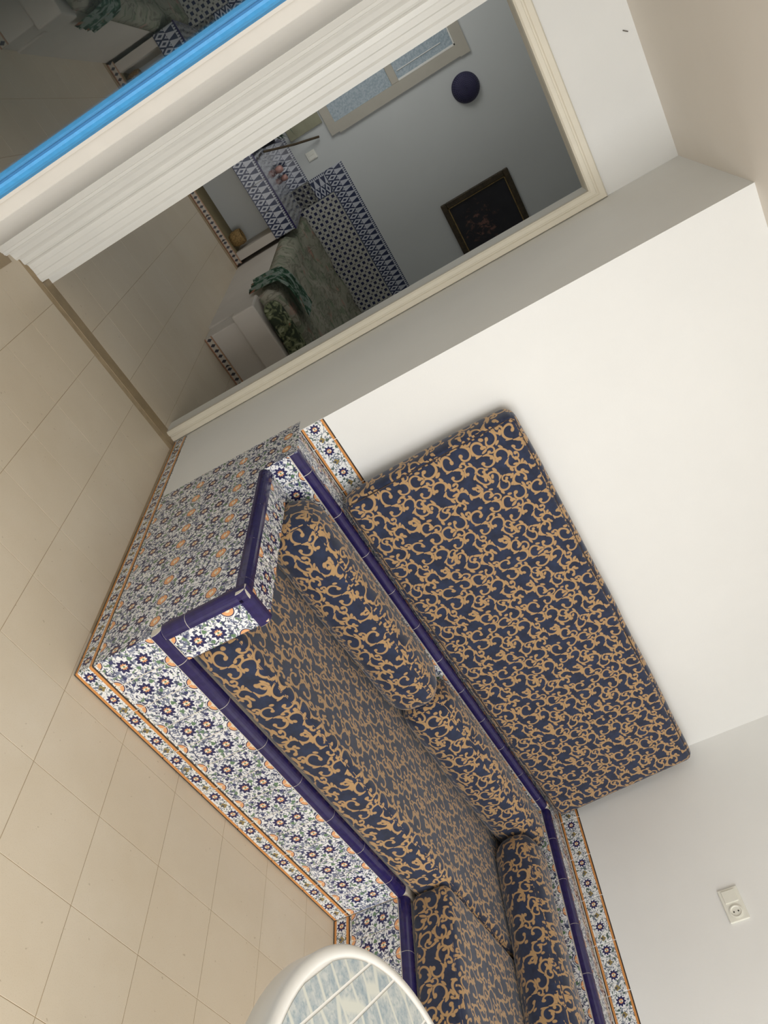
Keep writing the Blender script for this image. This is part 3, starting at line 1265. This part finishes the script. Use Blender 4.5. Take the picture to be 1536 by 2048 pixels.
def strip(v0, v1):
    bm = bmesh.new()
    top, bot = [], []
    n = 14
    for side, vv, lst in ((0, v0, bot), (1, v1, top)):
        half = math.sqrt(max(0.0, RT * RT - vv * vv))
        lst += [(-half, vv), (half, vv)]
    pts = []
    for k in range(n + 1):
        vv = v0 + (v1 - v0) * k / n
        pts.append((math.sqrt(max(1e-6, RT * RT - vv * vv)), vv))
    poly = pts + [(-a, b) for a, b in pts[::-1]]
    P = [(TC[0] + ud[0] * a + vd[0] * b, TC[1] + ud[1] * a + vd[1] * b) for a, b in poly]
    add_prism(bm, P, 'z', TZ - 0.004, TZ - 0.0008)
    o = obj('inlay_strip', bm, M['shards'], table)
    me = o.data
    uvl = me.uv_layers.new(name='UVMap')
    for l in me.loops:
        c = me.vertices[l.vertex_index].co + o.location
        dx, dy = c.x - TC[0], c.y - TC[1]
        uvl.data[l.index].uv = (dx * ud[0] + dy * ud[1] + v0 * 3, dx * vd[0] + dy * vd[1])


for a, b in zip(edges, edges[1:]):
    strip(a + 0.003, b - 0.003)
bm = bmesh.new()
lathe(bm, [(0.0, 0.0), (0.0, 0.675), (0.055, 0.675), (0.05, 0.60), (0.04, 0.5), (0.04, 0.16), (0.06, 0.10), (0.10, 0.07), (0.0, 0.07)][2:], (TC[0], TC[1], 0), 32)
obj('pedestal', bm, M['plastic'], table, True)
for k in range(4):
    a = PI / 4 + k * PI / 2
    bm = bmesh.new()
    pts = [(TC[0] + math.cos(a) * r, TC[1] + math.sin(a) * r, z) for r, z in ((0.03, 0.10), (0.12, 0.085), (0.22, 0.055), (0.30, 0.026))]
    tube(bm, pts, 0.024, 10)
    obj('foot', bm, M['plastic'], table, True)

# ================================================================== SOCKET
sock = thing('wall_socket', 'small ivory double socket plate on the right-hand white wall', 'socket', (WX, -0.768, 1.262))
bm = boxes((WX - 0.009, WX, -0.836, -0.701, 1.260, 1.338), bevel=0.003)
obj('plate', bm, M['socket'], sock)
bm = boxes((WX - 0.013, WX - 0.008, -0.762, -0.712, 1.272, 1.326), bevel=0.0015)
obj('blank_cover', bm, M['socket'], sock)
bm = bmesh.new()
lathe(bm, [(0.0, 0.0), (0.024, 0.0), (0.026, 0.004), (0.021, 0.005), (0.019, 0.001), (0.0, 0.001)], (0, 0, 0), 28)
bmesh.ops.rotate(bm, verts=bm.verts[:], cent=(0, 0, 0), matrix=Matrix.Rotation(-PI / 2, 3, 'Y'))
bmesh.ops.translate(bm, verts=bm.verts[:], vec=(WX - 0.009, -0.800, 1.299))
obj('outlet', bm, M['socket'], sock)
for dz in (-0.009, 0.009):
    bm = boxes((WX - 0.0115, WX - 0.0095, -0.8025, -0.7975, 1.299 + dz - 0.0025, 1.299 + dz + 0.0025))
    obj('pin_hole', bm, M['dark'], sock)
# a bent nail above the doorway
NX, NZ = -0.488, 2.346
bm = bmesh.new()
tube(bm, [(NX - 0.006, DW - 0.0004, NZ - 0.006), (NX, DW - 0.006, NZ), (NX + 0.006, DW - 0.004, NZ + 0.008)], 0.002, 6)
tag(obj('nail', bm, M['steel']), 'tiny bent nail in the cream wall above the doorway', 'nail')

# ================================================================== FAR ROOM
# tiled counter with an open niche below
counter = thing('tiled_counter', 'low counter with a blue and white tiled front edge in the far room', 'counter', (-1.2, 3.8, 0))
bm = boxes((-2.39, -0.125, 3.466, FY, 0.363, 0.530))
obj('slab', bm, M['grout'], counter)
bm = boxes((-2.39, -0.110, 3.47, FY, 0.530, 0.536))
obj('worktop', bm, M['counter'], counter)
bm = boxes((-2.39, -0.118, 3.455, 3.472, 0.527, 0.539), (-0.126, -0.114, 3.46, FY, 0.527, 0.539), bevel=0.003)
obj('edging', bm, M['cobalt'], counter)
bm = boxes((-2.39, -0.185, 3.76, FY, 0, 0.363))
obj('niche_back', bm, M['wall_far'], counter)
bm = boxes((-2.39, -0.185, 3.468, 3.76, 0, 0.048))
obj('plinth', bm, M['niche_floor'], counter)
bm = boxes((-0.185, -0.125, 3.466, FY, 0, 0.363))
obj('pier', bm, M['plaster'], counter)
s = -0.125
while s > -1.3:
    tile('edge_tile', counter, (s - 0.194, 3.466, 0.363), X, Z, 0.194, 0.166, M['geo'])
    s -= 0.194
tile('edge_tile', counter, (-0.125, 3.466, 0.363), Yp, Z, 0.194, 0.166, M['geo'])
s = -0.108
while s > -1.2:
    tile('skirting_tile', counter, (s - 0.2, 3.462, 0), X, Z, 0.2, 0.050, M['skirt'])
    s -= 0.2

# tiles on the far wall: a row over the counter and the stepped panel over the bed
BW = 0.17
px0, pz1 = -0.272, 1.005
zrow = 0.700
s = px0
while s > -1.2:
    tile('border_tile', wall_far, (s - 0.194, FY, zrow - BW + 0.0), X, Z, 0.194, BW, M['geo'])
    s -= 0.194
s = px0 + 0.0
while s < 1.9:
    tile('border_tile', wall_far, (s, FY, pz1 - BW), X, Z, 0.194, BW, M['geo'])
    s += 0.194
zz = pz1 - BW
while zz > zrow - 0.1:
    hh = 0.194
    tile('border_tile', wall_far, (px0 + BW, FY, zz - hh), Z, Xn, hh, BW, M['geo'])
    zz -= hh
for r in range(3):
    for c in range(9):
        tile('wall_tile', wall_far, (px0 + BW + c * 0.194, FY, pz1 - BW - (r + 1) * 0.194), X, Z, 0.194, 0.194, M['dot'])
tile('wall_tile', wall_far, (px0, FY, 0.53), X, Z, 0.17, 0.17, M['dot'])

# masonry bed with its stepped end
bed = thing('masonry_bed', 'white plastered bed platform with a stepped end in the far room', 'bed', (0.9, 3.0, 0))
bm = boxes((-0.095, 2.39, 2.02, FY, 0, 0.375))
obj('platform', bm, M['plaster'], bed)
bm = boxes((-0.085, 2.39, 1.83, 2.02, 0.0, 0.215), bevel=0.006)
obj('lower_step', bm, M['plaster'], bed)
bm = boxes((-0.122, 2.39, 1.795, 2.02, 0.215, 0.362), bevel=0.010)
obj('upper_step', bm, M['plaster'], bed)
s = -0.088
while s < 1.2:
    tile('skirting_tile', bed, (s, 1.828, 0), X, Z, 0.2, 0.05, M['skirt'])
    s += 0.2

# mattress spread with the faded floral cover
bm = bmesh.new()
nx, ny = 46, 46
x0, x1, y0, y1 = -0.105, 2.36, 1.93, FY - 0.012


def spread_z(x, y):
    z = 0.486
    z += 0.016 * mnoise.noise(Vector((x * 3.5, y * 3.5, 1.0))) + 0.010 * mnoise.noise(Vector((x * 8 + y * 5, y * 3, 4.0)))
    z += 0.010 * math.sin((x * 0.8 + y * 0.25) * 26 + 2.5 * mnoise.noise(Vector((x * 2, y * 2, 0)))) * max(0, mnoise.noise(Vector((x, y * 0.6, 7))) + 0.4)
    z += 0.07 * max(0.0, (y - 3.6) / 0.6) ** 2
    return z


grid = []
for i in range(nx + 1):
    row = []
    for j in range(ny + 1):
        u, v = i / nx, j / ny
        x, y = x0 + (x1 - x0) * u, y0 + (y1 - y0) * v
        e = min(x - x0, x1 - x, y - y0, y1 - y)
        z = spread_z(x, y)
        if e < 0.06:
            z -= 0.055 * (1 - e / 0.06) ** 2
        row.append(bm.verts.new((x, y, z)))
    grid.append(row)
for i in range(nx):
    for j in range(ny):
        bm.faces.new((grid[i][j], grid[i + 1][j], grid[i + 1][j + 1], grid[i][j + 1]))
rim = [grid[i][0] for i in range(nx + 1)] + [grid[nx][j] for j in range(1, ny + 1)] + [grid[i][ny] for i in range(nx - 1, -1, -1)] + [grid[0][j] for j in range(ny - 1, 0, -1)]
low = [bm.verts.new((v.co.x, v.co.y, 0.378)) for v in rim]
for k in range(len(rim)):
    q = (k + 1) % len(rim)
    bm.faces.new((rim[k], rim[q], low[q], low[k]))
bm.faces.new(low)
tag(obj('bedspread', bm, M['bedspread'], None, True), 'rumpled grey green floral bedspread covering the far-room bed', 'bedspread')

# dark leaf-print roll along the bed's end and the pale cloth hanging over its corner
bm = soft_box((1.2, 0.045, 0.055), 0.04, (30, 2, 2), 0.004, 9, 0.012)
bmesh.ops.translate(bm, verts=bm.verts[:], vec=(1.135, 1.872, 0.424))
tag(obj('folded_quilt', bm, M['dark_floral'], None, True), 'dark leaf-print quilt folded along the white stepped bed end', 'quilt')
bm = bmesh.new()
nu, nv = 16, 14
path = [(0.16, 0.548), (0.05, 0.545), (-0.06, 0.535), (-0.118, 0.500), (-0.128, 0.44), (-0.130, 0.37), (-0.132, 0.31)]
g2 = []
for i in range(nu + 1):
    s = i / nu * (len(path) - 1)
    k = min(int(s), len(path) - 2)
    f = s - k
    px, pz = path[k][0] * (1 - f) + path[k + 1][0] * f, path[k][1] * (1 - f) + path[k + 1][1] * f
    row = []
    for j in range(nv + 1):
        y = 2.06 + 0.34 * j / nv + 0.03 * mnoise.noise(Vector((px * 6, j * 0.4, 3)))
        w = 0.012 * math.sin(j * 1.3) * min(1, i / 6)
        hem = 0.03 * mnoise.noise(Vector((j * 0.6, 2, 2))) * (i / nu)
        row.append(bm.verts.new((px - abs(w), y, pz + w * 0.5 + hem)))
    g2.append(row)
for i in range(nu):
    for j in range(nv):
        bm.faces.new((g2[i][j], g2[i + 1][j], g2[i + 1][j + 1], g2[i][j + 1]))
bmesh.ops.solidify(bm, geom=bm.faces[:], thickness=0.006)
tag(obj('draped_cloth', bm, M['drape'], None, True), 'pale leafy cloth hanging over the near corner of the far-room bed', 'cloth')

# picture on the far wall
pic = thing('framed_picture', 'dark flower painting in a carved bronze frame on the far wall', 'picture', (0.725, FY, 1.53))
pw0, pw1, pz0, pz1b = 0.425, 1.025, 1.530, 2.132
fb = 0.046
for (a, b, c, d) in ((pw0, pw1, pz0, pz0 + fb), (pw0, pw1, pz1b - fb, pz1b), (pw0, pw0 + fb, pz0 + fb, pz1b - fb), (pw1 - fb, pw1, pz0 + fb, pz1b - fb)):
    bm = boxes((a, b, FY - 0.035, FY - 0.002, c, d), bevel=0.006)
    obj('frame_rail', bm, M['gold_frame'], pic)
bm = bmesh.new()
i0 = fb - 0.002
for (a, b, c, d) in ((pw0 + i0, pw1 - i0, pz0 + i0, pz0 + i0 + 0.010), (pw0 + i0, pw1 - i0, pz1b - i0 - 0.010, pz1b - i0), (pw0 + i0, pw0 + i0 + 0.010, pz0 + i0, pz1b - i0), (pw1 - i0 - 0.010, pw1 - i0, pz0 + i0, pz1b - i0)):
    add_box(bm, a, b, FY - 0.030, FY - 0.010, c, d)
obj('gilt_slip', bm, M['gilt'], pic)
bm = boxes((pw0 + fb, pw1 - fb, FY - 0.020, FY - 0.008, pz0 + fb, pz1b - fb))
obj('canvas', bm, M['painting'], pic, origin=(0.725, FY - 0.014, 1.83))

# round woven basket hung on the far wall
bm = bmesh.new()
prof = [(0.0, 0.072), (0.03, 0.071), (0.06, 0.064), (0.085, 0.050), (0.102, 0.028), (0.109, 0.006), (0.106, 0.0), (0.098, 0.004), (0.08, 0.03), (0.05, 0.050), (0.0, 0.060)]
lathe(bm, prof, (0, 0, 0), 40)
bmesh.ops.rotate(bm, verts=bm.verts[:], cent=(0, 0, 0), matrix=Matrix.Rotation(PI / 2, 3, 'X'))
bmesh.ops.translate(bm, verts=bm.verts[:], vec=(-0.240, FY - 0.002, 2.094))
bk = obj('woven_basket', bm, M['woven'], None, True, origin=(-0.240, FY, 2.094))
tag(bk, 'round navy woven straw basket hung high on the far wall', 'basket')

# window on the far wall, closed
bm = boxes((-1.16, -0.458, FY - 0.022, FY - 0.001, 1.036, 1.105), (-1.16, -0.440, FY - 0.022, FY - 0.001, 2.150, 2.232),
           (-0.530, -0.447, FY - 0.022, FY - 0.001, 1.105, 2.150), (-1.16, -1.08, FY - 0.022, FY - 0.001, 1.105, 2.150))
window_1 = struct('window_1', bm, M['win_frame'])
bm = boxes((-1.08, -0.530, FY - 0.018, FY - 0.001, 1.612, 1.672), bevel=0.003)
obj('transom', bm, M['win_frame'], window_1)
bm = boxes((-1.08, -0.530, FY - 0.008, FY - 0.001, 1.105, 1.612))
obj('lower_pane', bm, M['frosted'], window_1)
bm = boxes((-1.08, -0.530, FY - 0.008, FY - 0.001, 1.672, 2.150))
obj('upper_pane', bm, M['frosted'], window_1)
bm = boxes((-0.545, -0.530, FY - 0.016, FY - 0.001, 1.672, 2.150), (-0.60, -0.594, FY - 0.013, FY - 0.001, 1.69, 2.06), (-1.08, -0.530, FY - 0.016, FY - 0.001, 2.138, 2.150), bevel=0.002)
obj('bead', bm, M['frame_white'], window_1)

# light switch
sw = thing('light_switch', 'pale double light switch on the far wall near the window', 'switch', (-0.42, FY, 0.80))
bm = boxes((-0.452, -0.385, FY - 0.008, FY - 0.0005, 0.782, 0.862), bevel=0.002)
obj('plate', bm, M['socket'], sw)
for xx in (-0.446, -0.417):
    bm = boxes((xx, xx + 0.025, FY - 0.012, FY - 0.007, 0.796, 0.848), bevel=0.001)
    obj('rocker', bm, M['socket'], sw)

# dark stick leaning over the counter
bm = bmesh.new()
tube(bm, [(-0.640, 3.93, 0.548), (-0.560, 4.07, 0.76), (-0.505, 4.178, 0.945)], 0.009, 8)
tag(obj('wooden_stick', bm, M['brown_wood']), 'thin dark wooden stick leaning on the far wall over the counter', 'stick')

# potted plant and small ornaments on the counter
pl = thing('potted_plant', 'small green plant in a dark pot at the window end of the counter', 'plant', (-0.700, 4.08, 0.536))
bm = bmesh.new()
lathe(bm, [(0.0, 0.0), (0.045, 0.0), (0.060, 0.10), (0.064, 0.105), (0.055, 0.105), (0.05, 0.09), (0.0, 0.09)], (-0.700, 4.08, 0.536), 20)
obj('pot', bm, M['pot'], pl, True)
rl = random.Random(5)
for k in range(26):
    a = rl.uniform(0, 2 * PI)
    el = rl.uniform(0.5, 1.4)
    L = rl.uniform(0.08, 0.15)
    base_h = rl.uniform(0.10, 0.24)
    c = Vector((-0.700, 4.08, 0.536 + base_h))
    d = Vector((math.cos(a) * math.cos(el), math.sin(a) * math.cos(el), math.sin(el)))
    sd = Vector((-math.sin(a), math.cos(a), 0)) * rl.uniform(0.012, 0.02)
    bm = bmesh.new()
    up = d.cross(sd).normalized() * 0.004
    ring = [c, c + d * L * 0.4 + sd, c + d * L - Vector((0, 0, 0.02)), c + d * L * 0.4 - sd]
    ring = [Vector((p.x, min(p.y, FY - 0.012), p.z)) for p in ring]
    top = [bm.verts.new(p) for p in ring]
    mid = bm.verts.new((ring[1] + ring[3]) / 2 + up)
    mid2 = bm.verts.new((ring[1] + ring[3]) / 2 - up * 0.3)
    for i in range(4):
        bm.faces.new((top[i], top[(i + 1) % 4], mid))
        bm.faces.new((top[(i + 1) % 4], top[i], mid2))
    obj('leaf', bm, M['leaf'], pl)
bm = bmesh.new()
tube(bm, [(-0.700, 4.08, 0.62), (-0.698, 4.078, 0.74), (-0.705, 4.08, 0.80)], 0.006, 6)
obj('stem', bm, M['leaf'], pl)
bm = boxes((-0.90, -0.578, FY - 0.018, FY - 0.001, 0.735, 1.02), bevel=0.003)
tag(obj('sandy_panel', bm, M['sandy']), 'plain sand-coloured panel on the far wall behind the plant', 'panel')
for (xx, yy, rr, lab) in ((-0.470, 4.05, 0.028, 'small pink glazed pot on the counter, right of the stick'), (-0.395, 4.10, 0.024, 'small pale pink pot on the counter, nearest the tile panel')):
    bm = bmesh.new()
    lathe(bm, [(0.0, 0.0), (rr * 0.7, 0.0), (rr, rr * 0.9), (rr * 0.9, rr * 1.8), (rr * 0.6, rr * 2.1), (rr * 0.5, rr * 2.0), (rr * 0.7, rr * 1.2), (0.0, rr * 0.4)], (xx, yy, 0.536), 20)
    tag(obj('glazed_pot', bm, M['pink'], None, True), lab, 'pot', 'ornaments on the counter')
# little basket in the niche
bm = bmesh.new()
lathe(bm, [(0.0, 0.0), (0.042, 0.0), (0.056, 0.03), (0.058, 0.075), (0.052, 0.10), (0.046, 0.10), (0.050, 0.07), (0.045, 0.012), (0.0, 0.012)], (-0.262, 3.56, 0.0485), 24)
tag(obj('wicker_basket', bm, M['basket'], None, True), 'small oval wicker basket in the niche under the counter', 'basket')

for o in bpy.data.objects:
    if '_loc' in o:
        del o['_loc']
